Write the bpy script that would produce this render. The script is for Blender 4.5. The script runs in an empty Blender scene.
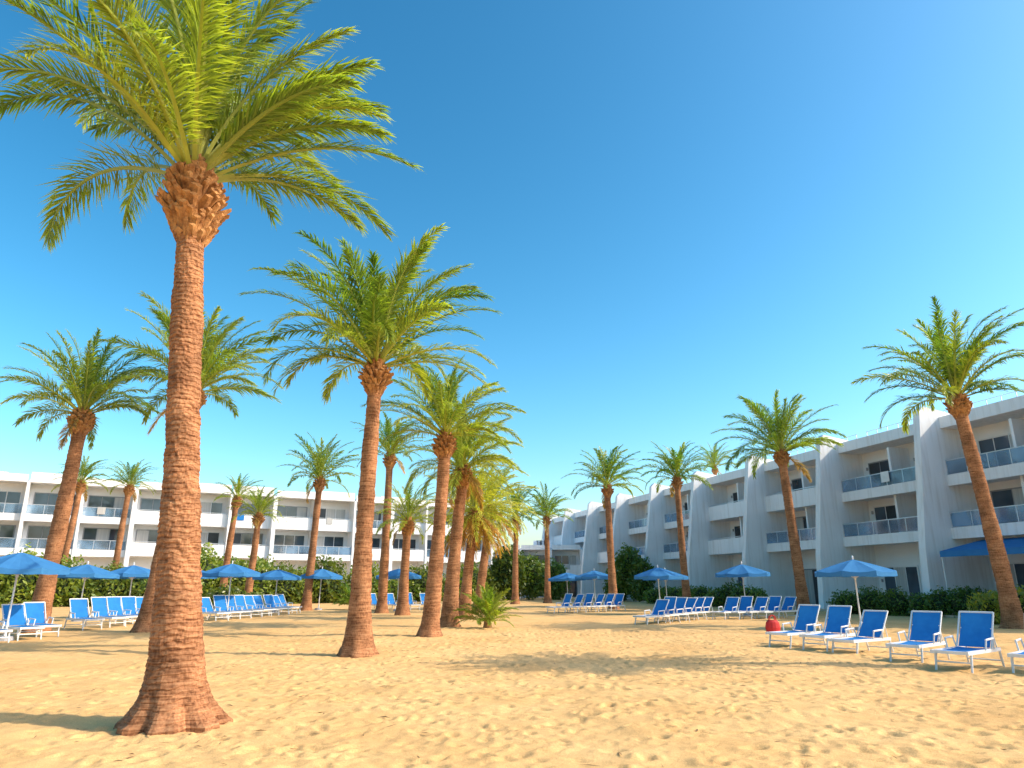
import bpy, math, random
import numpy as np
from mathutils import Vector, Matrix

random.seed(7)
RNG = np.random.default_rng(7)
scene = bpy.context.scene
COL = scene.collection

# ------------------------------------------------------------------ materials
def new_mat(name):
    m = bpy.data.materials.new(name); m.use_nodes = True
    nt = m.node_tree; nt.nodes.clear()
    out = nt.nodes.new('ShaderNodeOutputMaterial')
    return m, nt, out

def N(nt, typ, **kw):
    n = nt.nodes.new(typ)
    for k, v in kw.items():
        if k in n.inputs: n.inputs[k].default_value = v
        else: setattr(n, k, v)
    return n

def simple_mat(name, c1, c2=None, scale=3.0, rough=0.7, bump=0.0, bscale=40, metallic=0.0, spec=0.4, stretch=(1,1,1), detail=6, trans=0, streak=False):
    m, nt, out = new_mat(name)
    p = N(nt, 'ShaderNodeBsdfPrincipled')
    p.inputs['Roughness'].default_value = rough
    p.inputs['Metallic'].default_value = metallic
    p.inputs['Specular IOR Level'].default_value = spec
    tc = N(nt, 'ShaderNodeTexCoord')
    mp = N(nt, 'ShaderNodeMapping'); mp.inputs['Scale'].default_value = stretch
    nt.links.new(tc.outputs['Object'], mp.inputs['Vector'])
    no = N(nt, 'ShaderNodeTexNoise'); no.inputs['Scale'].default_value = scale
    no.inputs['Detail'].default_value = detail; no.inputs['Roughness'].default_value = 0.65
    nt.links.new(mp.outputs[0], no.inputs['Vector'])
    r = N(nt, 'ShaderNodeValToRGB')
    c2 = c2 or tuple(x*0.85 for x in c1)
    r.color_ramp.elements[0].position = 0.3; r.color_ramp.elements[1].position = 0.7
    r.color_ramp.elements[0].color = (*c2, 1); r.color_ramp.elements[1].color = (*c1, 1)
    nt.links.new(no.outputs['Fac'], r.inputs['Fac'])
    colout = r.outputs[0]
    if streak:   # faint rain streaks running down the render
        ms = N(nt, 'ShaderNodeMapping'); ms.inputs['Scale'].default_value = (3.2, 3.2, .22)
        nt.links.new(tc.outputs['Object'], ms.inputs['Vector'])
        ns_ = N(nt, 'ShaderNodeTexNoise'); ns_.inputs['Scale'].default_value = 1.3; ns_.inputs['Detail'].default_value = 7
        nt.links.new(ms.outputs[0], ns_.inputs['Vector'])
        rs = N(nt, 'ShaderNodeValToRGB'); rs.color_ramp.elements[0].position=.3; rs.color_ramp.elements[1].position=.52
        rs.color_ramp.elements[0].color=(.88,.86,.84,1); rs.color_ramp.elements[1].color=(1,1,1,1)
        nt.links.new(ns_.outputs['Fac'], rs.inputs[0])
        mm = N(nt, 'ShaderNodeMix', data_type='RGBA', blend_type='MULTIPLY'); mm.inputs[0].default_value=1
        nt.links.new(r.outputs[0], mm.inputs[6]); nt.links.new(rs.outputs[0], mm.inputs[7]); colout = mm.outputs[2]
    nt.links.new(colout, p.inputs['Base Color'])
    if bump > 0:
        n2 = N(nt, 'ShaderNodeTexNoise'); n2.inputs['Scale'].default_value = bscale; n2.inputs['Detail'].default_value = 5
        nt.links.new(mp.outputs[0], n2.inputs['Vector'])
        b = N(nt, 'ShaderNodeBump'); b.inputs['Strength'].default_value = bump; b.inputs['Distance'].default_value = 0.02
        nt.links.new(n2.outputs['Fac'], b.inputs['Height']); nt.links.new(b.outputs[0], p.inputs['Normal'])
    if trans > 0:
        t = N(nt, 'ShaderNodeBsdfTranslucent'); nt.links.new(r.outputs[0], t.inputs['Color'])
        mx = N(nt, 'ShaderNodeMixShader'); mx.inputs[0].default_value = trans
        nt.links.new(p.outputs[0], mx.inputs[1]); nt.links.new(t.outputs[0], mx.inputs[2]); nt.links.new(mx.outputs[0], out.inputs[0])
    else:
        nt.links.new(p.outputs[0], out.inputs[0])
    return m

def leaf_mat(name, trans=0.35):
    m, nt, out = new_mat(name)
    at = N(nt, 'ShaderNodeAttribute', attribute_name='Col')
    p = N(nt, 'ShaderNodeBsdfPrincipled'); p.inputs['Roughness'].default_value = 0.36
    p.inputs['Specular IOR Level'].default_value = 0.5
    t = N(nt, 'ShaderNodeBsdfTranslucent')
    mul = N(nt, 'ShaderNodeMix', data_type='RGBA', blend_type='MULTIPLY')
    mul.inputs[0].default_value = 1.0
    mul.inputs[7].default_value = (2.0, 2.0, 0.7, 1)
    nt.links.new(at.outputs['Color'], mul.inputs[6])
    mx = N(nt, 'ShaderNodeMixShader'); mx.inputs[0].default_value = trans
    nt.links.new(at.outputs['Color'], p.inputs['Base Color'])
    nt.links.new(mul.outputs[2], t.inputs['Color'])
    nt.links.new(p.outputs[0], mx.inputs[1]); nt.links.new(t.outputs[0], mx.inputs[2])
    nt.links.new(mx.outputs[0], out.inputs[0])
    return m

M_leaf = leaf_mat('palm_leaf', .42)
M_bush = leaf_mat('bush_leaf', 0.3)

def trunk_mat():
    m, nt, out = new_mat('palm_bark')
    p = N(nt, 'ShaderNodeBsdfPrincipled'); p.inputs['Roughness'].default_value = 0.88
    p.inputs['Specular IOR Level'].default_value = 0.15
    tc = N(nt, 'ShaderNodeTexCoord')
    mp = N(nt, 'ShaderNodeMapping'); mp.inputs['Scale'].default_value = (2.6, 2.6, 34)
    nt.links.new(tc.outputs['Object'], mp.inputs[0])
    n1 = N(nt, 'ShaderNodeTexNoise'); n1.inputs['Scale'].default_value = 1.0; n1.inputs['Detail'].default_value = 8; n1.inputs['Roughness'].default_value = 0.65
    nt.links.new(mp.outputs[0], n1.inputs['Vector'])
    mp2 = N(nt, 'ShaderNodeMapping'); mp2.inputs['Scale'].default_value = (30, 30, 14)
    nt.links.new(tc.outputs['Object'], mp2.inputs[0])
    n2 = N(nt, 'ShaderNodeTexNoise'); n2.inputs['Scale'].default_value = 1.0; n2.inputs['Detail'].default_value = 6
    nt.links.new(mp2.outputs[0], n2.inputs['Vector'])
    add = N(nt, 'ShaderNodeMath', operation='MULTIPLY_ADD'); add.inputs[1].default_value = 0.35
    nt.links.new(n2.outputs['Fac'], add.inputs[0])
    h = N(nt, 'ShaderNodeMath', operation='MULTIPLY'); h.inputs[1].default_value = 0.65
    nt.links.new(n1.outputs['Fac'], h.inputs[0]); nt.links.new(h.outputs[0], add.inputs[2])
    r = N(nt, 'ShaderNodeValToRGB'); e = r.color_ramp.elements
    e[0].position = 0.37; e[0].color = (0.13, 0.05, 0.022, 1)
    e[1].position = 0.66; e[1].color = (0.57, 0.31, 0.155, 1)
    k = e.new(0.5); k.color = (0.37, 0.175, 0.082, 1)
    n3 = N(nt, 'ShaderNodeTexNoise'); n3.inputs['Scale'].default_value = 1.8; n3.inputs['Detail'].default_value = 5
    nt.links.new(tc.outputs['Object'], n3.inputs['Vector'])
    r3 = N(nt, 'ShaderNodeValToRGB'); r3.color_ramp.elements[0].position=.36; r3.color_ramp.elements[1].position=.62
    r3.color_ramp.elements[0].color=(.62,.60,.60,1); r3.color_ramp.elements[1].color=(1.06,1.02,1,1)
    nt.links.new(n3.outputs['Fac'], r3.inputs[0])
    mx = N(nt, 'ShaderNodeMix', data_type='RGBA', blend_type='MULTIPLY'); mx.inputs[0].default_value = 1
    nt.links.new(add.outputs[0], r.inputs[0]); nt.links.new(r.outputs[0], mx.inputs[6]); nt.links.new(r3.outputs[0], mx.inputs[7])
    nt.links.new(mx.outputs[2], p.inputs['Base Color'])
    b = N(nt, 'ShaderNodeBump'); b.inputs['Strength'].default_value = 0.7; b.inputs['Distance'].default_value = 0.022
    nt.links.new(add.outputs[0], b.inputs['Height']); nt.links.new(b.outputs[0], p.inputs['Normal'])
    nt.links.new(p.outputs[0], out.inputs[0])
    return m
M_trunk = trunk_mat()
M_boot = simple_mat('palm_boot', (0.60, 0.31, 0.12), (0.16, 0.06, 0.022), scale=7, rough=0.9, bump=0.6, bscale=60, spec=0.15)

def sand_mat():
    m, nt, out = new_mat('sand')
    p = N(nt, 'ShaderNodeBsdfPrincipled'); p.inputs['Roughness'].default_value = 0.95
    p.inputs['Specular IOR Level'].default_value = 0.1
    geo = N(nt, 'ShaderNodeNewGeometry')
    def noise(s, d=6, rgh=0.6):
        n = N(nt, 'ShaderNodeTexNoise'); n.inputs['Scale'].default_value = s; n.inputs['Detail'].default_value = d
        n.inputs['Roughness'].default_value = rgh
        nt.links.new(geo.outputs['Position'], n.inputs['Vector']); return n
    a = noise(0.35, 9, .7); bN = noise(70, 4, 0.8); c = noise(9, 6, 0.7)
    r = N(nt, 'ShaderNodeValToRGB'); e = r.color_ramp.elements
    e[0].position = 0.32; e[0].color = (0.68, 0.405, 0.16, 1)
    e[1].position = 0.68; e[1].color = (0.84, 0.55, 0.245, 1)
    nt.links.new(a.outputs['Fac'], r.inputs[0])
    r2 = N(nt, 'ShaderNodeValToRGB'); e = r2.color_ramp.elements
    e[0].position = 0.28; e[0].color = (0.58, 0.52, 0.46, 1)
    e[1].position = 0.6; e[1].color = (1.04, 1.04, 1.04, 1)
    nt.links.new(bN.outputs['Fac'], r2.inputs[0])
    mx = N(nt, 'ShaderNodeMix', data_type='RGBA', blend_type='MULTIPLY'); mx.inputs[0].default_value = 0.85
    nt.links.new(r.outputs[0], mx.inputs[6]); nt.links.new(r2.outputs[0], mx.inputs[7])
    nt.links.new(mx.outputs[2], p.inputs['Base Color'])
    b1 = N(nt, 'ShaderNodeBump'); b1.inputs['Strength'].default_value = 0.6; b1.inputs['Distance'].default_value = 0.035
    nt.links.new(c.outputs['Fac'], b1.inputs['Height'])
    b2 = N(nt, 'ShaderNodeBump'); b2.inputs['Strength'].default_value = 0.55; b2.inputs['Distance'].default_value = 0.01
    nt.links.new(bN.outputs['Fac'], b2.inputs['Height']); nt.links.new(b1.outputs[0], b2.inputs['Normal'])
    nt.links.new(b2.outputs[0], p.inputs['Normal'])
    nt.links.new(p.outputs[0], out.inputs[0])
    return m
M_sand = sand_mat()
M_white = simple_mat('white_render', (0.86, 0.86, 0.855), (0.80, 0.80, 0.795), scale=0.5, rough=0.85, bump=0.15, bscale=20, spec=0.2, streak=True)
M_white2 = simple_mat('offwhite_recess', (0.83, 0.83, 0.83), (0.76, 0.765, 0.77), scale=0.6, rough=0.85, spec=0.2)
M_frame = simple_mat('window_frame', (0.25, 0.26, 0.28), rough=0.4)
M_metal = simple_mat('rail_metal', (0.62, 0.64, 0.67), rough=0.35, metallic=0.4)
M_curtain = simple_mat('curtain', (0.55, 0.53, 0.49), (0.36, 0.36, 0.36), scale=3, rough=0.25, stretch=(3,3,0.1))
M_pave = simple_mat('pavement_stone', (0.58, 0.48, 0.35), (0.48, 0.39, 0.29), scale=1.5, rough=0.85)
M_door = simple_mat('dark_opening', (0.05, 0.055, 0.065), (0.02, 0.025, 0.03), scale=0.4, rough=0.3)

def glass_mat(name, col, rough=0.05, alpha=1.0):
    m, nt, out = new_mat(name)
    p = N(nt, 'ShaderNodeBsdfPrincipled'); p.inputs['Roughness'].default_value = rough
    tc = N(nt, 'ShaderNodeTexCoord')
    no = N(nt, 'ShaderNodeTexNoise'); no.inputs['Scale'].default_value = 0.45; no.inputs['Detail'].default_value = 2
    nt.links.new(tc.outputs['Object'], no.inputs['Vector'])
    r = N(nt, 'ShaderNodeValToRGB')
    r.color_ramp.elements[0].position = 0.35; r.color_ramp.elements[1].position = 0.65
    r.color_ramp.elements[0].color = (*[c*0.45 for c in col], 1); r.color_ramp.elements[1].color = (*[c*1.5 for c in col], 1)
    nt.links.new(no.outputs['Fac'], r.inputs[0]); nt.links.new(r.outputs[0], p.inputs['Base Color'])
    p.inputs['Specular IOR Level'].default_value = 0.8
    p.inputs['Alpha'].default_value = alpha
    nt.links.new(p.outputs[0], out.inputs[0])
    return m
M_glass = glass_mat('window_glass', (0.045, 0.065, 0.09))
M_rail = glass_mat('glass_rail', (0.18, 0.30, 0.43), 0.06, 0.5)
M_blue = simple_mat('blue_fabric', (0.025, 0.23, 0.60), (0.018, 0.18, 0.52), scale=4, rough=0.75, bump=0.2, bscale=120, spec=0.2, trans=.12)
M_blue2 = simple_mat('umbrella_canvas', (0.065, 0.26, 0.55), (0.05, 0.21, 0.48), scale=2, rough=0.8, spec=0.15, trans=.25)
M_plastic = simple_mat('white_plastic', (0.78, 0.78, 0.77), rough=0.4)
M_grey = simple_mat('grey_paint', (0.35, 0.36, 0.38), rough=0.5)
M_red = simple_mat('red_fabric', (0.6, 0.03, 0.03), (0.45, 0.02, 0.02), rough=0.7)
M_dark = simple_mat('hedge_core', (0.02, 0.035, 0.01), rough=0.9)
M_dry = simple_mat('dry_leaf', (0.30, 0.17, 0.07), (0.14, 0.08, 0.035), scale=1.5, rough=0.9)

# ------------------------------------------------------------------ helpers
def empty(name, loc=(0,0,0)):
    e = bpy.data.objects.new(name, None); e.location = loc; e.empty_display_size = 0.5
    COL.objects.link(e); return e

def obj(name, me, parent=None, loc=None):
    o = bpy.data.objects.new(name, me); COL.objects.link(o)
    if parent: o.parent = parent
    if loc is not None: o.location = loc
    return o

def mesh_np(name, V, faces, mats, midx=None, cols=None, smooth=False):
    me = bpy.data.meshes.new(name)
    me.from_pydata([tuple(v) for v in V] if not isinstance(V, list) else V, [], faces)
    for m in mats: me.materials.append(m)
    if midx is not None: me.polygons.foreach_set('material_index', np.asarray(midx, dtype=np.int32))
    if cols is not None:
        a = me.color_attributes.new('Col', 'FLOAT_COLOR', 'POINT')
        a.data.foreach_set('color', np.asarray(cols, dtype=np.float32).ravel())
    if smooth: me.polygons.foreach_set('use_smooth', np.ones(len(me.polygons), dtype=bool))
    me.update(); return me

class MB:
    def __init__(s): s.v=[]; s.f=[]; s.m=[]; s.mats=[]
    def mi(s, m):
        if m not in s.mats: s.mats.append(m)
        return s.mats.index(m)
    def poly(s, vs, fs, m):
        b=len(s.v); s.v += [tuple(v) for v in vs]
        i=s.mi(m)
        for f in fs: s.f.append(tuple(b+k for k in f)); s.m.append(i)
    def box(s, x0,x1,y0,y1,z0,z1,m,xf=None):
        vs=[(x0,y0,z0),(x1,y0,z0),(x1,y1,z0),(x0,y1,z0),(x0,y0,z1),(x1,y0,z1),(x1,y1,z1),(x0,y1,z1)]
        if xf: vs=[xf(*v) for v in vs]
        s.poly(vs,[(0,3,2,1),(4,5,6,7),(0,1,5,4),(1,2,6,5),(2,3,7,6),(3,0,4,7)],m)
    def tube(s,p0,p1,r0,r1,m,n=8):
        p0=Vector(p0);p1=Vector(p1);d=(p1-p0).normalized()
        a=d.orthogonal().normalized();b=d.cross(a)
        vs=[]
        for p,r in((p0,r0),(p1,r1)):
            for i in range(n):
                t=2*math.pi*i/n; vs.append(p+a*math.cos(t)*r+b*math.sin(t)*r)
        fs=[(i,(i+1)%n,n+(i+1)%n,n+i) for i in range(n)]+[tuple(range(n))[::-1],tuple(range(n,2*n))]
        s.poly(vs,fs,m)
    def mesh(s,name,smooth=False):
        return mesh_np(name,s.v,s.f,s.mats,s.m,smooth=smooth)

# ------------------------------------------------------------------ value noise
TAB = RNG.random((256,256))
def vnoise(x,y,sc,off=0):
    x=x*sc+off*17.3; y=y*sc+off*31.7
    xi=np.floor(x).astype(int); yi=np.floor(y).astype(int)
    fx=x-xi; fy=y-yi; fx=fx*fx*(3-2*fx); fy=fy*fy*(3-2*fy)
    g=lambda a,b: TAB[a%256,b%256]
    return (g(xi,yi)*(1-fx)+g(xi+1,yi)*fx)*(1-fy)+(g(xi,yi+1)*(1-fx)+g(xi+1,yi+1)*fx)*fy

# ------------------------------------------------------------------ ground
def build_ground():
    xs=np.concatenate([-np.geomspace(900,16,26)[:-1], np.arange(-16,-9,0.1), np.arange(-9,12,0.042), np.arange(12,17,0.1), np.geomspace(17,900,26)])
    ys=np.concatenate([np.linspace(-300,-5,8), np.linspace(-4,3.5,20), np.arange(3.6,15,0.042), np.arange(15,24,0.07), np.arange(24,45,0.2), np.geomspace(45,1500,40)])
    X,Y=np.meshgrid(xs,ys)
    fade=np.clip((50-Y)/20,0,1)*np.clip((26-np.abs(X))/8,0,1)*np.clip((Y+2)/3,0,1)
    Z=(vnoise(X,Y,0.25,1)-.5)*0.10+(vnoise(X,Y,0.9,2)-.5)*0.04+(vnoise(X,Y,2.6,3)-.5)*0.034+(vnoise(X,Y,7,4)-.5)*0.026
    n=9000
    R=np.random.default_rng(3)
    px=R.uniform(-16,17,n); py=3.8+(R.random(n)**1.5)*26
    F=np.zeros_like(Z)
    for k in range(n):
        a=R.uniform(0,math.pi*2); L=R.uniform(.06,.13); W=R.uniform(.04,.075); dp=R.uniform(.014,.040)
        x0,x1=np.searchsorted(xs,[px[k]-.36,px[k]+.36]); y0,y1=np.searchsorted(ys,[py[k]-.36,py[k]+.36])
        if x1-x0<2 or y1-y0<2: continue
        sx=X[y0:y1,x0:x1]-px[k]; sy=Y[y0:y1,x0:x1]-py[k]
        u=(sx*math.cos(a)+sy*math.sin(a))/L; v=(-sx*math.sin(a)+sy*math.cos(a))/W
        r2=u*u+v*v
        F[y0:y1,x0:x1]+= -dp*np.exp(-r2*1.2)+dp*0.45*np.exp(-(np.sqrt(r2)-1.7)**2*3.4)
    F=np.clip(F,-.06,.034)
    Z=(Z+F)*fade
    H,W=X.shape
    V=np.stack([X,Y,Z],-1).reshape(-1,3)
    idx=np.arange(H*W).reshape(H,W)
    Q=np.stack([idx[:-1,:-1],idx[:-1,1:],idx[1:,1:],idx[1:,:-1]],-1).reshape(-1,4)
    me=bpy.data.meshes.new('sand_ground')
    me.vertices.add(len(V)); me.vertices.foreach_set('co',V.astype(np.float32).ravel())
    me.loops.add(Q.size); me.loops.foreach_set('vertex_index',Q.astype(np.int32).ravel())
    me.polygons.add(len(Q)); me.polygons.foreach_set('loop_start',np.arange(0,Q.size,4,dtype=np.int32))
    me.polygons.foreach_set('use_smooth',np.ones(len(Q),dtype=bool))
    me.materials.append(M_sand); me.update(calc_edges=True); me.validate()
    obj('sand_ground',me)
    return xs,ys,Z
GX,GY,GZ=build_ground()
def gz(x,y):
    i=min(max(np.searchsorted(GY,y),0),len(GY)-1); j=min(max(np.searchsorted(GX,x),0),len(GX)-1)
    return float(GZ[i,j])

# ------------------------------------------------------------------ palms
UP=np.array([0,0,1.0])
def nrm(a): return a/np.maximum(np.linalg.norm(a,axis=-1,keepdims=True),1e-9)

def make_crown(R, nf, L, nleaf, leafL, leafW, th_hi=84, th_lo=0, droop=(45,80), wind=(0,0,0), yellow=0.3, r0=0.12, dead=0, core_h=0.5, deadlen=.7):
    VV=[];FF=[];CC=[];off=0
    wind=np.array(wind,float)
    for i in range(nf+dead):
        isdead = i>=nf
        age = i/nf if not isdead else 1.15
        phi = i*2.39996+R.uniform(-.3,.3)
        th = math.radians(th_hi+(th_lo-th_hi)*age**1.0+R.uniform(-10,10)) if not isdead else math.radians(R.uniform(-60,-30))
        dr = math.radians(R.uniform(*droop)*(0.7+0.35*age)) if not isdead else math.radians(R.uniform(20,40))
        l = L*R.uniform(.82,1.10)*(0.80+0.2*math.sin(math.pi*min(age,1)**.7))
        if isdead: l*=deadlen
        ns=16
        s=np.linspace(0,1,ns)
        el=th-dr*s**1.8
        az=phi+R.uniform(-.35,.35)*s**2
        T=np.stack([np.cos(el)*np.cos(az),np.cos(el)*np.sin(az),np.sin(el)],-1)+wind*(s[:,None]**1.2)
        T=nrm(T)
        P=np.zeros((ns,3)); P[1:]=np.cumsum((T[1:]+T[:-1])*.5*l/(ns-1),axis=0)
        P+=np.array([math.cos(phi)*r0*(.3+.7*min(age,1)),math.sin(phi)*r0*(.3+.7*min(age,1)),core_h*(1-min(age,1))])
        S=nrm(np.cross(T,UP)+1e-4*np.array([math.sin(phi),-math.cos(phi),0]))
        tw=R.uniform(-.7,.7); Nn=nrm(np.cross(S,T))
        S2=S*math.cos(tw)+Nn*math.sin(tw); Nn=nrm(np.cross(S2,T)); S=S2
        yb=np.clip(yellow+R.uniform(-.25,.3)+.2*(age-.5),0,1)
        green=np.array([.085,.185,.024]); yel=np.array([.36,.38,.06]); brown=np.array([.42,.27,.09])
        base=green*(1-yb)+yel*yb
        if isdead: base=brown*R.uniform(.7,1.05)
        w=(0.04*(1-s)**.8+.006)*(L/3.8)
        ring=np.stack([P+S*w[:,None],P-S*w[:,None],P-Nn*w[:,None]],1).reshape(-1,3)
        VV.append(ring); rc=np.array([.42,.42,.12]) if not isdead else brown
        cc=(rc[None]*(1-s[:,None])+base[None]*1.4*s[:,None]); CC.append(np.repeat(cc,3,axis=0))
        for k in range(ns-1):
            for a in range(3):
                b=(a+1)%3; FF.append((off+3*k+a,off+3*k+b,off+3*k+3+b,off+3*k+3+a))
        off+=ns*3
        t0=.15
        si=np.linspace(t0,.995,nleaf)
        for side in(1,-1):
            ss=np.clip(si+R.uniform(-.5,.5,nleaf)/nleaf*.8,t0,1)
            def ip(A): return np.stack([np.interp(ss,s,A[:,c]) for c in range(3)],-1)
            p=ip(P);t=nrm(ip(T));sd=nrm(ip(S))*side;nn=nrm(ip(Nn))
            q=(ss-t0)/(1-t0)
            ll=leafL*(np.clip(q/.25,0.3,1)**.6)*(1-.6*q**2.2)*R.uniform(.72,1.2,nleaf)
            a=np.radians(52-32*q+R.uniform(-11,11,nleaf))[:,None]
            li=np.radians(22+R.uniform(-28,28,nleaf))[:,None]
            d=nrm(t*np.cos(a)+np.sin(a)*(sd*np.cos(li)+nn*np.sin(li))+wind*.9)
            wv=nrm(np.cross(d,nn))
            rr=R.uniform(-.5,.5,nleaf)[:,None]; wv=nrm(wv+nn*rr)*leafW*.5
            ll=ll[:,None]
            g=UP[None]*(-1)
            p1=p+d*ll*.5+g*ll*.03
            d2=nrm(d+g*(.34+R.uniform(0,.35,nleaf)[:,None]))
            p2=p1+d2*ll*.5
            V=np.stack([p-wv*.5,p+wv*.5,p1+wv,p1-wv,p2],1).reshape(-1,3)
            VV.append(V)
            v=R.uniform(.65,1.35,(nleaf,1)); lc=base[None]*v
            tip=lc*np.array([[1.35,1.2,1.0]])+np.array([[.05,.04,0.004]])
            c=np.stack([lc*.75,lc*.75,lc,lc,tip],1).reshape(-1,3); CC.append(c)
            o=off+np.arange(nleaf)*5
            for b in o.tolist():
                FF.append((b,b+1,b+2,b+3)); FF.append((b+3,b+2,b+4))
            off+=nleaf*5
    V=np.concatenate(VV); C=np.concatenate(CC); C=np.concatenate([C,np.ones((len(C),1))],1)
    return V,FF,C

def palm(name, base, top, rad, lod=1, tr=0.24, flare=.15, flare_h=.4, bulge=.12, bulge_h=.8, nf=44, seed=1, yellow=.3, wind=(.12,0,0), droop=(50,88), th_lo=8, dead=1, th_hi=86, bend=0.25, taper=.32, deadlen=.7, leaf=.185):
    R=np.random.default_rng(seed)
    bx,by=base; tx,ty,tz=top
    e=empty(name,(bx,by,0))
    top=np.array([tx-bx,ty-by,tz])
    H=tz
    na={0:72,1:28,2:14,3:10}[lod]; dz={0:.014,1:.05,2:.15,3:.3}[lod]
    nz=int(H/dz)+2
    zz=np.linspace(-.25,H,nz)
    ang=np.linspace(0,2*np.pi,na,endpoint=False)
    Zg,Ag=np.meshgrid(zz,ang,indexing='ij'); Tg=np.clip(Zg/H,0,1)
    sway=np.sin(Tg*np.pi)*bend*R.uniform(-.6,.6)
    cx=top[0]*Tg**1.15+sway*.5; cy=top[1]*Tg**1.15
    r=tr*(1.22-taper*Tg)+flare*np.exp(-np.clip(Zg,0,None)/flare_h)
    r+=flare*.35*np.exp(-np.clip(Zg,0,None)/(flare_h*3.2))
    r*=1+.035*np.sin(Zg*1.7+seed)+.02*np.sin(Zg*4.1+seed*2)
    zb=H-bulge_h
    bz=np.clip((Zg-zb)/bulge_h,0,1)
    r+=bulge*np.sin(np.clip(bz*1.35,0,1.3)*np.pi*.62)**1.0*.85
    per=.075
    ph=(Zg+.02*np.sin(3*Ag+Zg*2)+.012*np.sin(7*Ag-Zg*5))/per
    saw=(ph-np.floor(ph))
    cA=np.cos(Ag);sA=np.sin(Ag)
    rough=(vnoise(cA*2+Zg*1.3,sA*2+Zg*8,1,6)-.5)*.024+(vnoise(cA*7+Zg*3,sA*7+Zg*20,1,8)-.5)*.018
    amp={0:1,1:1,2:.6,3:.3}[lod]
    r+=amp*((saw-.5)*-.014+rough)
    r+=flare*.22*np.sin(Ag*7+seed)*np.exp(-np.clip(Zg,0,None)/(flare_h*.6))
    r+=flare*.16*np.sin(Ag*13+seed*2)*np.exp(-np.clip(Zg,0,None)/(flare_h*.5))
    X=cx+cA*r; Y=cy+sA*r
    V=np.stack([X,Y,Zg],-1).reshape(-1,3)
    F=[]
    for i in range(nz-1):
        for j in range(na):
            k=(j+1)%na; F.append((i*na+j,i*na+k,(i+1)*na+k,(i+1)*na+j))
    F.append(tuple((nz-1)*na+j for j in range(na)))
    obj('trunk',mesh_np('trunk',V,F,[M_trunk],smooth=lod>0),e)
    if lod<=2:
        mb=MB(); nb={0:210,1:110,2:50}[lod]
        for k in range(nb):
            q=k/nb; z=zb+.05+q*(bulge_h+.2); a=k*2.39996+R.uniform(-.1,.1)
            t=min(z/H,1); c=np.array([top[0]*t**1.15,top[1]*t**1.15,z])
            rr=tr*.9+bulge*.85*math.sin(min(max((z-zb)/bulge_h*1.35,0),1.3)*math.pi*.62)
            if z>H: rr*=max(.35,1-(z-H)*2.2)
            o=np.array([math.cos(a),math.sin(a),0]); sd=np.array([-math.sin(a),math.cos(a),0])
            w=.085*(tr/.25)*R.uniform(.75,1.25)*(1.5 if lod==2 else 1); h=.13*R.uniform(.8,1.2)*(tr/.25)
            out=.05+.10*math.sin(math.pi*min(q*1.1,1))*R.uniform(.5,1.9); up=.06+.13*R.random()
            p=c+o*(rr-.03)
            q0=[p-sd*w,p-UP*h,p+sd*w,p+UP*h*.6]
            pe=c+o*(rr+out)+UP*up+sd*R.uniform(-.03,.03)
            q1=[pe-sd*w*.75,pe-UP*h*.3,pe+sd*w*.75,pe+UP*h*.22]
            mb.poly(q0+q1,[(0,1,5,4),(1,2,6,5),(2,3,7,6),(3,0,4,7),(4,5,6,7)],M_boot)
        obj('frond_boots',mb.mesh('frond_boots'),e)
    nl={0:115,1:66,2:34,3:22}[lod]
    lw={0:.024,1:.034,2:.056,3:.1}[lod]
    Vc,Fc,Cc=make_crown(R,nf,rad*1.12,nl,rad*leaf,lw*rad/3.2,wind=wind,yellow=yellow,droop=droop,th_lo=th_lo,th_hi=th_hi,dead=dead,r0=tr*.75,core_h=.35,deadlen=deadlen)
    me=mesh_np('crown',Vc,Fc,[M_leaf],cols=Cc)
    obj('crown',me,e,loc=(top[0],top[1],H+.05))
    return e

palm('palm_tree',(-4.35,9.85),(-5.22,10.1,8.05),3.7,lod=0,tr=.222,flare=.28,flare_h=.36,bulge=.17,bulge_h=1.15,nf=46,seed=11,yellow=.38,wind=(.24,0,.05),th_lo=27,dead=0,droop=(66,108),taper=.36,leaf=.20)
palm('palm_tree',(-3.9,18.9),(-3.85,19,7.6),3.6,lod=1,tr=.205,flare=.19,bulge=.12,nf=52,seed=12,yellow=.32,wind=(.10,0,.03),th_lo=16,dead=0,droop=(55,98),leaf=.21)
palm('palm_tree',(-18.0,28),(-17.7,28.1,8.4),3.3,lod=1,tr=.27,bulge=.16,nf=44,seed=13,yellow=.42,th_lo=12)
palm('palm_tree',(-14.0,28.3),(-13.3,28.3,9.4),3.6,lod=1,tr=.24,bulge=.15,nf=46,seed=14,yellow=.45,th_lo=14)
palm('palm_tree',(-14.3,51),(-14.0,51,9.0),3.1,lod=2,nf=38,seed=15,yellow=.32)
palm('palm_tree',(-8.15,46),(-8.1,46,9.9),2.7,lod=2,nf=34,seed=16,yellow=.28)
palm('palm_tree',(-2.87,25.8),(-2.5,25.9,7.0),2.9,lod=1,tr=.22,nf=48,seed=17,yellow=.38,th_lo=6)
palm('palm_tree',(-2.67,31.4),(-2.2,31.4,6.6),3.0,lod=1,tr=.25,nf=50,seed=18,yellow=.6,th_lo=-12,dead=5)
palm('palm_tree',(-6.4,43),(-6.3,43,5.3),2.3,lod=2,nf=38,seed=19,yellow=.5,th_lo=-10)
palm('palm_tree',(-2.5,38.5),(-2.0,38.5,5.4),2.9,lod=2,nf=54,seed=20,yellow=.95,th_lo=-38,droop=(35,60),dead=20,deadlen=.95)
palm('palm_tree',(-2.2,47),(-1.4,47,6.6),2.9,lod=2,nf=50,seed=21,yellow=.85,th_lo=-30,dead=16,deadlen=.95)
palm('palm_tree',(0.3,68),(0.4,68,7.9),3.0,lod=2,nf=36,seed=22,yellow=.25,th_lo=-10)
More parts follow.
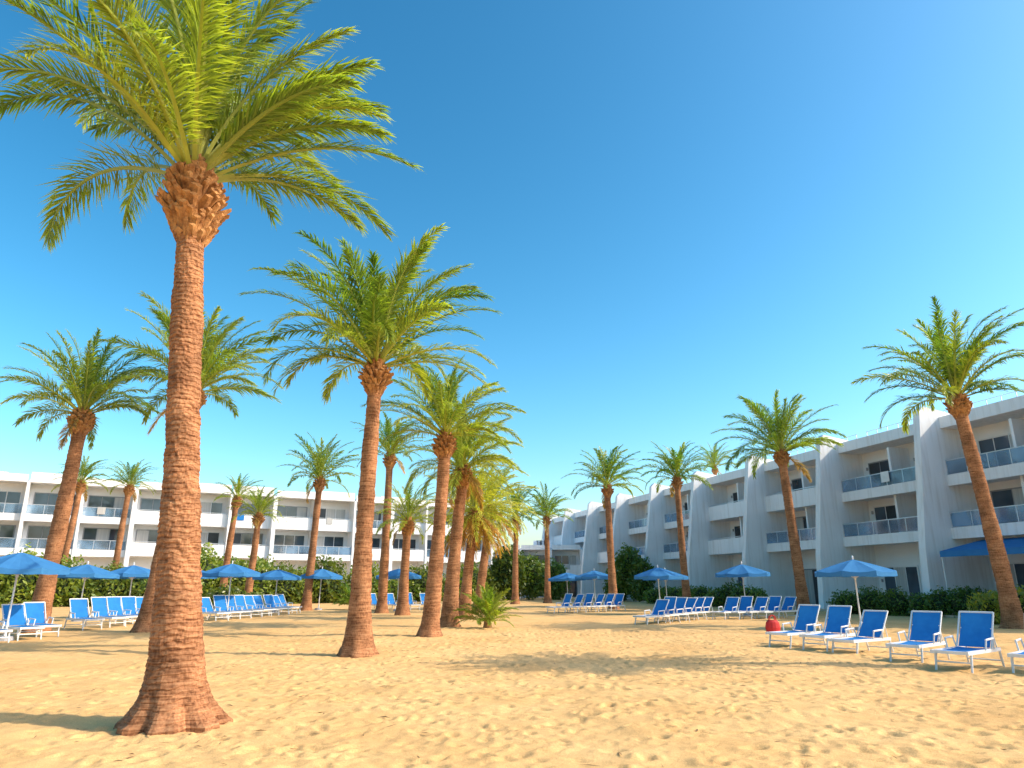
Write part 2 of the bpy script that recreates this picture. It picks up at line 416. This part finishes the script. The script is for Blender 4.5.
palm('palm_tree',(3.5,72),(3.5,72,8.2),3.1,lod=2,nf=36,seed=23,yellow=.28)
palm('palm_tree',(7.35,53),(7.2,53,8.8),3.1,lod=2,nf=40,seed=24,yellow=.28)
palm('palm_tree',(13.4,56),(13.2,56,9.8),3.1,lod=2,nf=40,seed=25,yellow=.28)
palm('palm_tree',(17.5,44),(17.1,44,9.7),3.9,lod=1,tr=.27,bulge=.12,nf=42,seed=26,yellow=.32)
palm('palm_tree',(20.4,30),(19.7,30,9.6),4.0,lod=1,tr=.27,bulge=.14,nf=44,seed=27,yellow=.3,th_hi=88,dead=0,th_lo=16)
palm('palm_tree',(-37.5,60),(-36.9,60,10),2.4,lod=2,nf=32,seed=28,yellow=.3)
palm('palm_tree',(-34,62),(-33.8,62,10),2.4,lod=2,nf=32,seed=29,yellow=.3)
palm('palm_tree',(-23.8,60),(-23.4,60,8.7),2.0,lod=2,nf=30,seed=30,yellow=.35)
palm('palm_tree',(-20.3,56),(-20.0,56,6.9),2.2,lod=2,nf=36,seed=31,yellow=.45)
palm('palm_tree',(-39,50),(-38.8,50,6.0),2.2,lod=2,nf=30,seed=32,yellow=.5)
palm('palm_tree',(26.2,90),(26.2,90,16.2),3.2,lod=2,nf=34,seed=33,yellow=.3)
palm('palm_tree',(16.4,15.4),(16.3,15.4,9.9),2.7,lod=1,nf=72,seed=34,yellow=.3,wind=(0,0,0))   # just beyond the right edge: its crown shades the open sand

def shrub_palm(loc,L,seed,yellow=.5):
    R=np.random.default_rng(seed); e=empty('palm_shrub',(loc[0],loc[1],0))
    V,F,C=make_crown(R,46,L,40,L*.22,.03,th_lo=5,yellow=yellow,r0=.12,droop=(30,60),core_h=.2)
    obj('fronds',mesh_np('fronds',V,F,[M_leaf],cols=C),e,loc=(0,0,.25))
    mb=MB(); mb.tube((0,0,-.1),(0,0,.4),.2,.13,M_boot,10)
    obj('stem',mb.mesh('stem'),e)
shrub_palm((-1.0,30.2),1.45,50,.45)
shrub_palm((-20.5,47),1.5,51,.3)
shrub_palm((-11.6,53),1.5,52,.3)

def litter():
    R=np.random.default_rng(77); V=[];F=[]
    cents=[(-4.3,9.8,1.6,70),(-3.9,18.9,2.2,60),(-2.8,25.8,2.5,60),(0,12,7,90),(4,17,7,90)]
    for cx,cy,sp,n in cents:
        for _ in range(n):
            x=cx+R.normal()*sp; y=cy+R.normal()*sp
            if y<4: continue
            a=R.uniform(0,6.28); l=R.uniform(.03,.13); w=R.uniform(.004,.012); z=gz(x,y)+.008
            dx,dy=math.cos(a)*l,math.sin(a)*l; wx,wy=-math.sin(a)*w,math.cos(a)*w
            b=len(V)
            V+= [(x-dx,y-dy,z),(x+wx,y+wy,z+.012),(x+dx,y+dy,z+R.uniform(0,.02)),(x-wx,y-wy,z+.006)]
            F.append((b,b+1,b+2,b+3))
    obj('leaf_litter',mesh_np('leaf_litter',V,F,[M_dry]))
litter()

# ------------------------------------------------------------------ bushes / hedges
def leaf_cloud(name, blobs, n, size, seed, tint=(.05,.085,.018), tint2=(.12,.15,.03)):
    R=np.random.default_rng(seed); e=empty(name,(blobs[0][0],blobs[0][1],0))
    ox,oy=blobs[0][0],blobs[0][1]
    vol=np.array([b[3]*b[4]*b[5] for b in blobs])**.67; pr=vol/vol.sum()
    idx=R.choice(len(blobs),n,p=pr); B=np.array(blobs,float)[idx]
    d=nrm(R.normal(size=(n,3))); rad=R.uniform(.72,1.06,n)[:,None]
    lump=1+.2*np.sin(d[:,:1]*7+B[:,:1])*np.sin(d[:,1:2]*6+d[:,2:]*5)
    c=B[:,:3]+d*rad*lump*B[:,3:6]; c[:,2]=np.abs(c[:,2])
    c[:,0]-=ox;c[:,1]-=oy
    a=nrm(R.normal(size=(n,3))); b=nrm(np.cross(a,R.normal(size=(n,3))))
    s=(size*R.uniform(.6,1.3,n))[:,None]
    V=np.stack([c-a*s,c-b*s*.45,c+a*s,c+b*s*.45],1).reshape(-1,3)
    F=[(4*i,4*i+1,4*i+2,4*i+3) for i in range(n)]
    k=R.random((n,1)); hue=R.uniform(.7,1.25,len(blobs))[idx][:,None]
    cc=(np.array(tint)*(1-k)+np.array(tint2)*k)*hue
    C=np.repeat(np.concatenate([cc,np.ones((n,1))],1),4,axis=0)
    obj('leaves',mesh_np('leaves',V,F,[M_bush],cols=C),e)
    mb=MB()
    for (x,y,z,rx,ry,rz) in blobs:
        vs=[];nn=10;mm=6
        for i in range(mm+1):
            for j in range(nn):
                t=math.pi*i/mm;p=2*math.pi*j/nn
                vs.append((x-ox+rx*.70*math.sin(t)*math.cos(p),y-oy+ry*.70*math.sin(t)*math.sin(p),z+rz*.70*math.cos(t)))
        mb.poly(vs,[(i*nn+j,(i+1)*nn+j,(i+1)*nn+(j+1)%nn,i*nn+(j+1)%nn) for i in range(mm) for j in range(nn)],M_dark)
    obj('dark_core',mb.mesh('dark_core'),e)  # dark ellipsoids added behind the leaves; colour stands in for inner shade

def row(x0,y0,x1,y1,n,r,h,seed,jit=.3):
    R=random.Random(seed); out=[]
    for i in range(n):
        t=i/(max(n-1,1)); hh=h*R.uniform(1-jit,1+jit)
        out.append((x0+(x1-x0)*t+R.uniform(-.3,.3),y0+(y1-y0)*t+R.uniform(-.3,.3),hh*.45,r*R.uniform(.9,1.3),r*R.uniform(.9,1.2),hh*.58))
    return out
leaf_cloud('shrub_border',row(-43,56,-26,66,10,1.8,3.4,1,.4),18000,.2,1,(.09,.16,.028),(.30,.34,.055))
leaf_cloud('shrub_border',row(-24,68,-3,84,13,1.9,3.0,2,.4),18000,.22,2,(.08,.15,.028),(.26,.30,.045))
leaf_cloud('shrub_border',row(-22,50,-18.5,52,3,1.1,1.6,9,.3),4000,.13,9,(.08,.13,.025),(.24,.27,.04))
leaf_cloud('hedge',row(20.6,45.5,25.2,38.5,10,.75,1.4,3,.12),9000,.09,3,(.045,.10,.02),(.14,.21,.03))
leaf_cloud('hedge',row(18.4,54,13.8,70,14,.8,1.6,4,.2),9000,.12,4,(.05,.11,.02),(.15,.21,.03))
leaf_cloud('flowering_shrub',row(22.0,33.5,24.5,31,4,.8,1.3,5,.2),5000,.1,5,(.14,.19,.03),(.40,.36,.05))
leaf_cloud('broadleaf_tree',[(12.6,78,3.2,1.6,1.6,2.4),(13.6,76.5,2.2,1.4,1.4,2.2),(11.6,80,2.0,1.4,1.4,2.0)],7000,.2,6,(.05,.12,.02),(.18,.25,.04))
leaf_cloud('broadleaf_tree',[(-0.5,84,3,2.0,1.6,3),(2.2,86,2.6,1.8,1.6,2.4),(5,88,2.2,1.8,1.6,2.2)],7000,.24,7,(.05,.11,.02),(.17,.22,.04))

# ------------------------------------------------------------------ hotels
F1,F2,RF,TOP=4.8,8.0,11.2,11.9
def hotel(name, O, A, bay, nb, fins=False, depth=11, seed=1, floors=(0,F1,F2), RF=RF, TOP=TOP, rail_frac=.5):
    R=random.Random(seed)
    A=Vector((A[0],A[1],0)).normalized(); Nv=Vector((A.y,-A.x,0))
    if Nv.dot(Vector((-O[0],-O[1],0)))<0: Nv=-Nv
    e=empty(name,(O[0],O[1],0))
    xf=lambda s,d,z:(A*s+Nv*d+Vector((0,0,z)))
    W=MB();G=MB();B=MB();RL=MB()
    W.box(-.2,nb*bay+.2,-depth,0,-.3,RF,M_white2,xf)
    W.box(-.35,nb*bay+.35,-depth-.15,.35,RF+.003,RF+.33,M_white,xf)
    th=.5 if fins else .24
    D=2.6 if fins else 1.9
    fl=list(floors)+[RF]
    for b in range(nb+1):
        s=b*bay
        if fins:
            dd=5.0; tp=TOP+.65
            vs=[]
            prof=[(.004,-.3),(dd,-.3),(dd-.25,3.8),(dd-1.45,tp-.35),(dd-1.8,tp),(-3.0,tp-1.0),(-3.0,RF+.34),(.36,RF+.34),(.36,RF+.002),(.004,RF+.002)]
            n=len(prof)
            for ss in(s-th/2,s+th/2): vs+=[xf(ss,d,z) for d,z in prof]
            W.poly(vs,[tuple(range(n)),tuple(range(n,2*n))[::-1]]+[(i,(i+1)%n,n+(i+1)%n,n+i) for i in range(n)],M_white)
        else:
            big=(b%3==0)
            t2=th*(1.7 if big else 1)
            W.box(s-t2/2,s+t2/2,.004,D+(.35 if big else .1),-.3,RF-.002,M_white,xf)
    for b in range(nb):
        s0=b*bay+th/2 ; s1=(b+1)*bay-th/2
        if not fins:
            if b%3==0: s0+=th*.35
            if b%3==2: s1-=th*.35
        step=0 if fins else R.choice([0,0,.0,.25])
        rp=TOP+step
        po=(D-.5 if fins else D)
        W.box(s0,s1,.352,po,RF-.02,RF+.30,M_white,xf)
        W.box(s0+.002,s1-.002,po-.25,po-.003,RF+.303,rp,M_white,xf)
        if fins and b<4:
            for q in range(9):
                sx=s0+.3+(s1-s0-.6)*q/8
                RL.box(sx-.025,sx+.025,-.55,-.5,RF+.33,RF+1.7,M_metal,xf)
            for zz in(.6,1.0,1.4): RL.box(s0+.2,s1-.2,-.54,-.51,RF+.33+zz-.02,RF+.33+zz+.02,M_metal,xf)
        for k in range(len(floors)):
            z0=fl[k]; z1=fl[k+1]-.32
            if k>0:
                d=D-(.0 if k==1 else .35)
                W.box(s0,s1,.003,d,z0-.32,z0,M_white,xf)
                pr=.82 if fins else rail_frac
                kind='glass' if R.random()<pr else 'solid'
                if kind=='solid':
                    W.box(s0+.003,s1-.003,d-.16,d-.003,z0+.002,z0+1.0,M_white,xf)
                    RL.box(s0+.05,s1-.05,d-.11,d-.06,z0+1.08,z0+1.13,M_metal,xf)
                else:
                    W.box(s0+.003,s1-.003,d-.18,d+.02,z0-.45,z0+.22,M_white,xf)
                    G.box(s0+.05,s1-.05,d-.09,d-.07,z0+.26,z0+1.08,M_rail,xf)
                    RL.box(s0+.02,s1-.02,d-.11,d-.05,z0+1.09,z0+1.14,M_metal,xf)
                    npst=max(2,int((s1-s0)/1.4))
                    for q in range(npst+1):
                        sx=s0+.05+(s1-s0-.1)*q/npst
                        RL.box(sx-.025,sx+.025,d-.115,d-.065,z0+.22,z0+1.09,M_metal,xf)
            ng=2 if fins else 1
            gw=(s1-s0)/ng
            for g in range(ng):
                a=s0+g*gw+.45+R.uniform(0,.3)*(fins); c=s0+(g+1)*gw-.45-R.uniform(0,.6)*(fins)
                if k==0:
                    zt=2.9; zb=.1
                    if fins and g==0: zb=.9
                else: zt=z0+2.35; zb=z0+.06
                npn=max(2,int(round((c-a)/1.15)))
                B.box(a-.07,c+.07,.003,.07,zb-.0,zt+.07,M_frame if R.random()<.5 else M_plastic,xf)
                for q in range(npn):
                    x0=a+(c-a)*q/npn+.035; x1=a+(c-a)*(q+1)/npn-.035
                    rr=R.random()
                    m=M_glass if rr<.66 else (M_curtain if rr<.88 else M_door)
                    G.box(x0,x1,.072,.082,zb+.07,zt-.02,m,xf)
                if ng==2 and g==0 and k>0:
                    W.box(s0+gw-.09,s0+gw+.09,.004,D-.9,z0+.003,z1-.002,M_white,xf)
                if fins: B.box(c+.18,c+.28,.004,.12,z0+1.9,z0+2.12,M_grey,xf)
            if k>0 and R.random()<.6:
                x=s0+R.uniform(.8,s1-s0-1.2)
                B.box(x,x+.5,.7,1.2,z0+.4,z0+.45,M_plastic,xf); B.box(x,x+.05,.7,1.2,z0+.45,z0+.9,M_plastic,xf)
                for ax in(.0,.45):
                    for ay in(.7,1.15): B.box(x+ax+.002,x+ax+.048,ay+.002,ay+.048,z0+.003,z0+.4,M_plastic,xf)
            if k>0 and R.random()<.2:
                x=s0+R.uniform(.6,s1-s0-1.6); c=R.choice([M_blue,M_plastic,M_curtain]); dd2=(D-(0 if k==1 else .35))
                B.box(x,x+.7,dd2+.03,dd2+.05,z0+.45,z0+1.16,c,xf)
    for q in range(int(nb/2)):
        x=R.uniform(2,nb*bay-4); W.box(x,x+2.2,-6.5,-4.5,RF+.34,RF+1.6,M_white2,xf)
    if fins:
        AW=MB(); a0,a1=bay+.9,bay*2-1.6
        nst=12
        for q in range(nst):
            x0=a0+(a1-a0)*q/nst; x1=a0+(a1-a0)*(q+1)/nst
            vs=[xf(x0,1.9,4.25),xf(x1,1.9,4.25),xf(x1,5.2,3.55),xf(x0,5.2,3.55),xf(x1,5.22,3.22),xf(x0,5.22,3.22)]
            AW.poly(vs,[(0,1,2,3),(3,2,4,5)],M_blue2)
        for x in(a0+.03,a1-.03):
            AW.tube(xf(x,1.9,4.2),xf(x,5.15,3.5),.03,.03,M_plastic); AW.tube(xf(x,5.12,3.5),xf(x,5.12,0),.035,.035,M_plastic)
        obj('awning',AW.mesh('awning'),e)
    obj('walls',W.mesh('walls'),e); obj('glazing',G.mesh('glazing'),e); obj('window_frames',B.mesh('window_frames'),e); obj('railings',RL.mesh('railings'),e)
    return e
hotel('hotel_building',(-63,59.2),(1,.592),4.6,15,seed=3,rail_frac=.45)
RO=(34.0,26.6)
hotel('hotel_building',RO,(-.28,.96),9.06,10,fins=True,seed=5,depth=12)
hotel('hotel_annex',(-3,101),(1,-.02),4.2,4,seed=8,floors=(0,3.3),RF=6.4,TOP=7.0)

mb=MB()
A=Vector((-.28,.96,0)).normalized(); Nv=Vector((-A.y,A.x,0)); O=Vector((RO[0],RO[1],0))
f=lambda s,d,z:O+A*s+Nv*d+Vector((0,0,z))
mb.box(-8,95,.01,6.0,-.2,.12,M_pave,f)
obj('pavement',mb.mesh('pavement'))
mb=MB()
A=Vector((1,.592,0)).normalized(); Nv=Vector((A.y,-A.x,0)); O=Vector((-63,59.2,0))
f=lambda s,d,z:O+A*s+Nv*d+Vector((0,0,z))
mb.box(-8,72,2.3,5.2,-.2,.12,M_pave,f)
obj('pavement',mb.mesh('pavement'))

# ------------------------------------------------------------------ loungers, umbrellas
def lounger_mesh(backdeg=58):
    mb=MB(); w=.34; zs=.36
    for s in(-1,1):
        mb.box(-.45,1.32,s*w-.025,s*w+.025,zs-.04,zs+.03,M_plastic)
        mb.tube((-.40,s*w,zs-.02),(-.52,s*w,-.03),.028,.022,M_plastic)
        mb.tube((1.12,s*w,zs-.02),(1.22,s*w,-.03),.028,.022,M_plastic)
        mb.tube((-.05,s*(w+.03),zs+.02),(.0,s*(w+.06),zs+.24),.018,.018,M_plastic)
        mb.tube((.0,s*(w+.06),zs+.24),(.42,s*(w+.06),zs+.22),.024,.02,M_plastic)
        mb.tube((.40,s*(w+.06),zs+.22),(.42,s*(w+.03),zs+.02),.018,.018,M_plastic)
    mb.box(1.27,1.32,-w+.026,w-.026,zs-.035,zs+.025,M_plastic)
    mb.tube((-.46,-w,.12),(-.46,w,.12),.016,.016,M_plastic)
    mb.tube((1.18,-w,.16),(1.18,w,.16),.016,.016,M_plastic)
    n=10;vs=[]
    for i in range(n+1):
        x=.02+1.24*i/n; z=zs+.035-.035*math.sin(math.pi*i/n)
        for y in(-w+.028,-w*.3,w*.3,w-.028): vs.append((x,y,z-(.012 if abs(y)<w*.5 else 0)))
    mb.poly(vs,[(4*i+j,4*i+j+4,4*i+j+5,4*i+j+1) for i in range(n) for j in range(3)],M_blue)
    a=math.radians(backdeg); bl=.84; ca,sa=math.cos(a),math.sin(a); vs=[]
    for i in range(n+1):
        t=bl*i/n; sg=.03*math.sin(math.pi*i/n)
        for y in(-w+.03,-w*.3,w*.3,w-.03):
            k=sg*(1.3 if abs(y)<w*.5 else 1)
            vs.append((-t*ca-k*sa,y,zs+.04+t*sa-k*ca))
    mb.poly(vs,[(4*i+j,4*i+j+4,4*i+j+5,4*i+j+1) for i in range(n) for j in range(3)],M_blue)
    for s in(-1,1): mb.tube((0,s*w,zs+.03),(-bl*ca,s*w,zs+.04+bl*sa),.02,.02,M_plastic)
    mb.tube((-bl*ca,-w,zs+.04+bl*sa),(-bl*ca,w,zs+.04+bl*sa),.022,.022,M_plastic)
    for s in(-1,1): mb.tube((-.42,s*(w-.04),zs),(-bl*ca*.6,s*(w-.04),zs+bl*sa*.6),.014,.014,M_plastic,6)
    return mb.mesh('sun_lounger')
LMS=[lounger_mesh(64),lounger_mesh(58),lounger_mesh(52)]
def lounger(x,y,dx,dy,sc=1.0):
    o=obj('sun_lounger',random.choice(LMS)); o.location=(x,y,gz(x,y)); o.rotation_euler=(0,0,math.atan2(dy,dx)+random.uniform(-.14,.14)); o.scale=(sc,sc,sc)
for i,(x,y) in enumerate([(-16.6,22.3),(-16.5,23.6),(-16.6,25.0),(-16.7,26.4),(-17.0,29.6),(-17.1,31.0),(-17.3,32.5),(-17.5,34.1),(-17.8,35.7)]):
    lounger(x-.2+random.uniform(-.15,.15),y,.85,-.5)
for i in range(9): lounger(-15.1+.06*i+random.uniform(-.15,.15),36.5+1.35*i,.85,-.5)
for i in range(4): lounger(-9.8+1.2*i,52+.3*i,.6,-.8)
for x,y in[(8.65,22.0),(9.2,21.1),(9.7,20.2),(9.95,18.0),(10.1,16.3),(11.15,15.6)]: lounger(x,y,-.76,-.65)
for i in range(6): lounger(6.7+.62*i,34.0+.75*i,-.8,-.6)
for i in range(5): lounger(11.3+.85*i,38.2+.3*i,-.75,-.65)
for i in range(6): lounger(3.4+.75*i,47+.6*i,-.75,-.65)

def umbrella_mesh(R=1.55,zt=2.75,ze=2.28):
    mb=MB(); n=8; rings=5; vs=[(0,0,zt)]
    for i in range(1,rings+1):
        t=i/rings
        for j in range(n*4):
            a=2*math.pi*j/(n*4); ph=(j%4)/4
            sag=-.07*t*math.sin(math.pi*ph)
            poly=math.cos(math.pi/n)/math.cos((a%(2*math.pi/n))-math.pi/n)
            r=R*t*poly
            vs.append((r*math.cos(a),r*math.sin(a),zt-(zt-ze)*(t**1.12)+sag))
    m=n*4
    for j in range(m):
        x,y,z=vs[1+(rings-1)*m+j]; vs.append((x*1.005,y*1.005,z-.17-.03*math.cos(j*math.pi/2)))
    fs=[(0,1+j,1+(j+1)%m) for j in range(m)]
    for i in range(rings):
        fs+=[(1+i*m+j,1+(i+1)*m+j,1+(i+1)*m+(j+1)%m,1+i*m+(j+1)%m) for j in range(m)]
    mb.poly(vs,fs,M_blue2)
    mb.tube((0,0,-.1),(0,0,zt+.1),.032,.028,M_plastic,10)
    mb.tube((0,0,zt+.08),(0,0,zt+.16),.045,.015,M_plastic,8)
    for j in range(n):
        a=2*math.pi*j/n
        mb.tube((0,0,zt-.03),(R*.98*math.cos(a),R*.98*math.sin(a),ze-.02),.012,.01,M_plastic,5)
        mb.tube((0,0,zt-.75),(R*.5*math.cos(a),R*.5*math.sin(a),zt-(zt-ze)*.5-.05),.01,.01,M_plastic,5)
    mb.tube((0,0,zt-.8),(0,0,zt-.7),.05,.05,M_plastic,8)
    mb.tube((0,0,-.02),(0,0,.12),.28,.24,M_grey,16)
    mb.tube((0,0,.12),(0,0,.34),.05,.045,M_plastic,10)
    return mb.mesh('beach_umbrella')
UM=umbrella_mesh()
for x,y,s in[(-16.4,24,1),(-21.2,36,1),(-20.9,40,1),(-20.2,46,1),(-14.9,38.5,1),(-15.2,47,1),(-13.7,52,1),(-7.8,50,1),(-24,30,1),(4.6,60,1),(6.6,58,1),(8.9,44,1),(13.4,42,1),(13.7,29,1.0),(10.6,50,1)]:
    o=obj('beach_umbrella',UM); o.location=(x,y,0); o.rotation_euler=(random.uniform(-.03,.03),random.uniform(-.03,.03),random.uniform(0,.8)); o.scale=(s,s,s*random.uniform(.97,1.04))

mb=MB(); n=14; vs=[]
prof=[(.13,-.03),(.19,.03),(.21,.18),(.18,.33),(.12,.40)]
for r,z in prof:
    for j in range(n):
        a=2*math.pi*j/n; vs.append((r*math.cos(a)*1.15,r*math.sin(a)*.7,z))
mb.poly(vs,[(i*n+j,i*n+(j+1)%n,(i+1)*n+(j+1)%n,(i+1)*n+j) for i in range(4) for j in range(n)]+[tuple(range(n))[::-1],tuple(4*n+j for j in range(n))],M_red)
for s in(-1,1):
    pts=[(-.1,s*.06,.39),(-.08,s*.05,.5),(0,s*.04,.55),(.08,s*.05,.5),(.1,s*.06,.39)]
    for a,b in zip(pts,pts[1:]): mb.tube(a,b,.014,.014,M_red,6)
o=obj('beach_bag',mb.mesh('beach_bag')); o.location=(9.45,26.8,0.02); o.scale=(1.15,1.15,1.15)

# ------------------------------------------------------------------ light / sky / camera
EL=math.radians(37); az=math.atan2(.9916,-.129)
D=Vector((math.cos(EL)*math.sin(az),math.cos(EL)*math.cos(az),math.sin(EL)))
sun=bpy.data.lights.new('sun','SUN'); sun.energy=5.0; sun.angle=math.radians(.5); sun.color=(1,.89,.71)
so=bpy.data.objects.new('sun',sun); COL.objects.link(so); so.rotation_euler=D.to_track_quat('Z','Y').to_euler(); so.location=(40,-10,40)
w=bpy.data.worlds.new('World'); scene.world=w; w.use_nodes=True; nt=w.node_tree; nt.nodes.clear()
sky=nt.nodes.new('ShaderNodeTexSky'); sky.sky_type='NISHITA'; sky.sun_disc=False; sky.sun_elevation=EL; sky.sun_rotation=az
sky.air_density=1.0; sky.dust_density=1.6; sky.ozone_density=1.0; sky.altitude=0
hs=nt.nodes.new('ShaderNodeHueSaturation'); hs.inputs['Saturation'].default_value=1.36; hs.inputs['Hue'].default_value=.476; hs.inputs['Value'].default_value=1.16
gm=nt.nodes.new('ShaderNodeGamma'); gm.inputs[1].default_value=1.3
bg=nt.nodes.new('ShaderNodeBackground'); bg.inputs[1].default_value=.145
wo=nt.nodes.new('ShaderNodeOutputWorld')
nt.links.new(sky.outputs[0],hs.inputs['Color']); nt.links.new(hs.outputs[0],gm.inputs[0]); nt.links.new(gm.outputs[0],bg.inputs[0]); nt.links.new(bg.outputs[0],wo.inputs[0])

cam=bpy.data.cameras.new('camera'); co=bpy.data.objects.new('camera',cam); COL.objects.link(co)
cam.sensor_width=36; cam.lens=24.61; cam.clip_end=4000
co.location=(0,0,1.7); co.rotation_euler=(math.radians(90+16.02),0,0)
scene.camera=co
scene.view_settings.view_transform='Standard'; scene.view_settings.look='None'; scene.view_settings.exposure=0
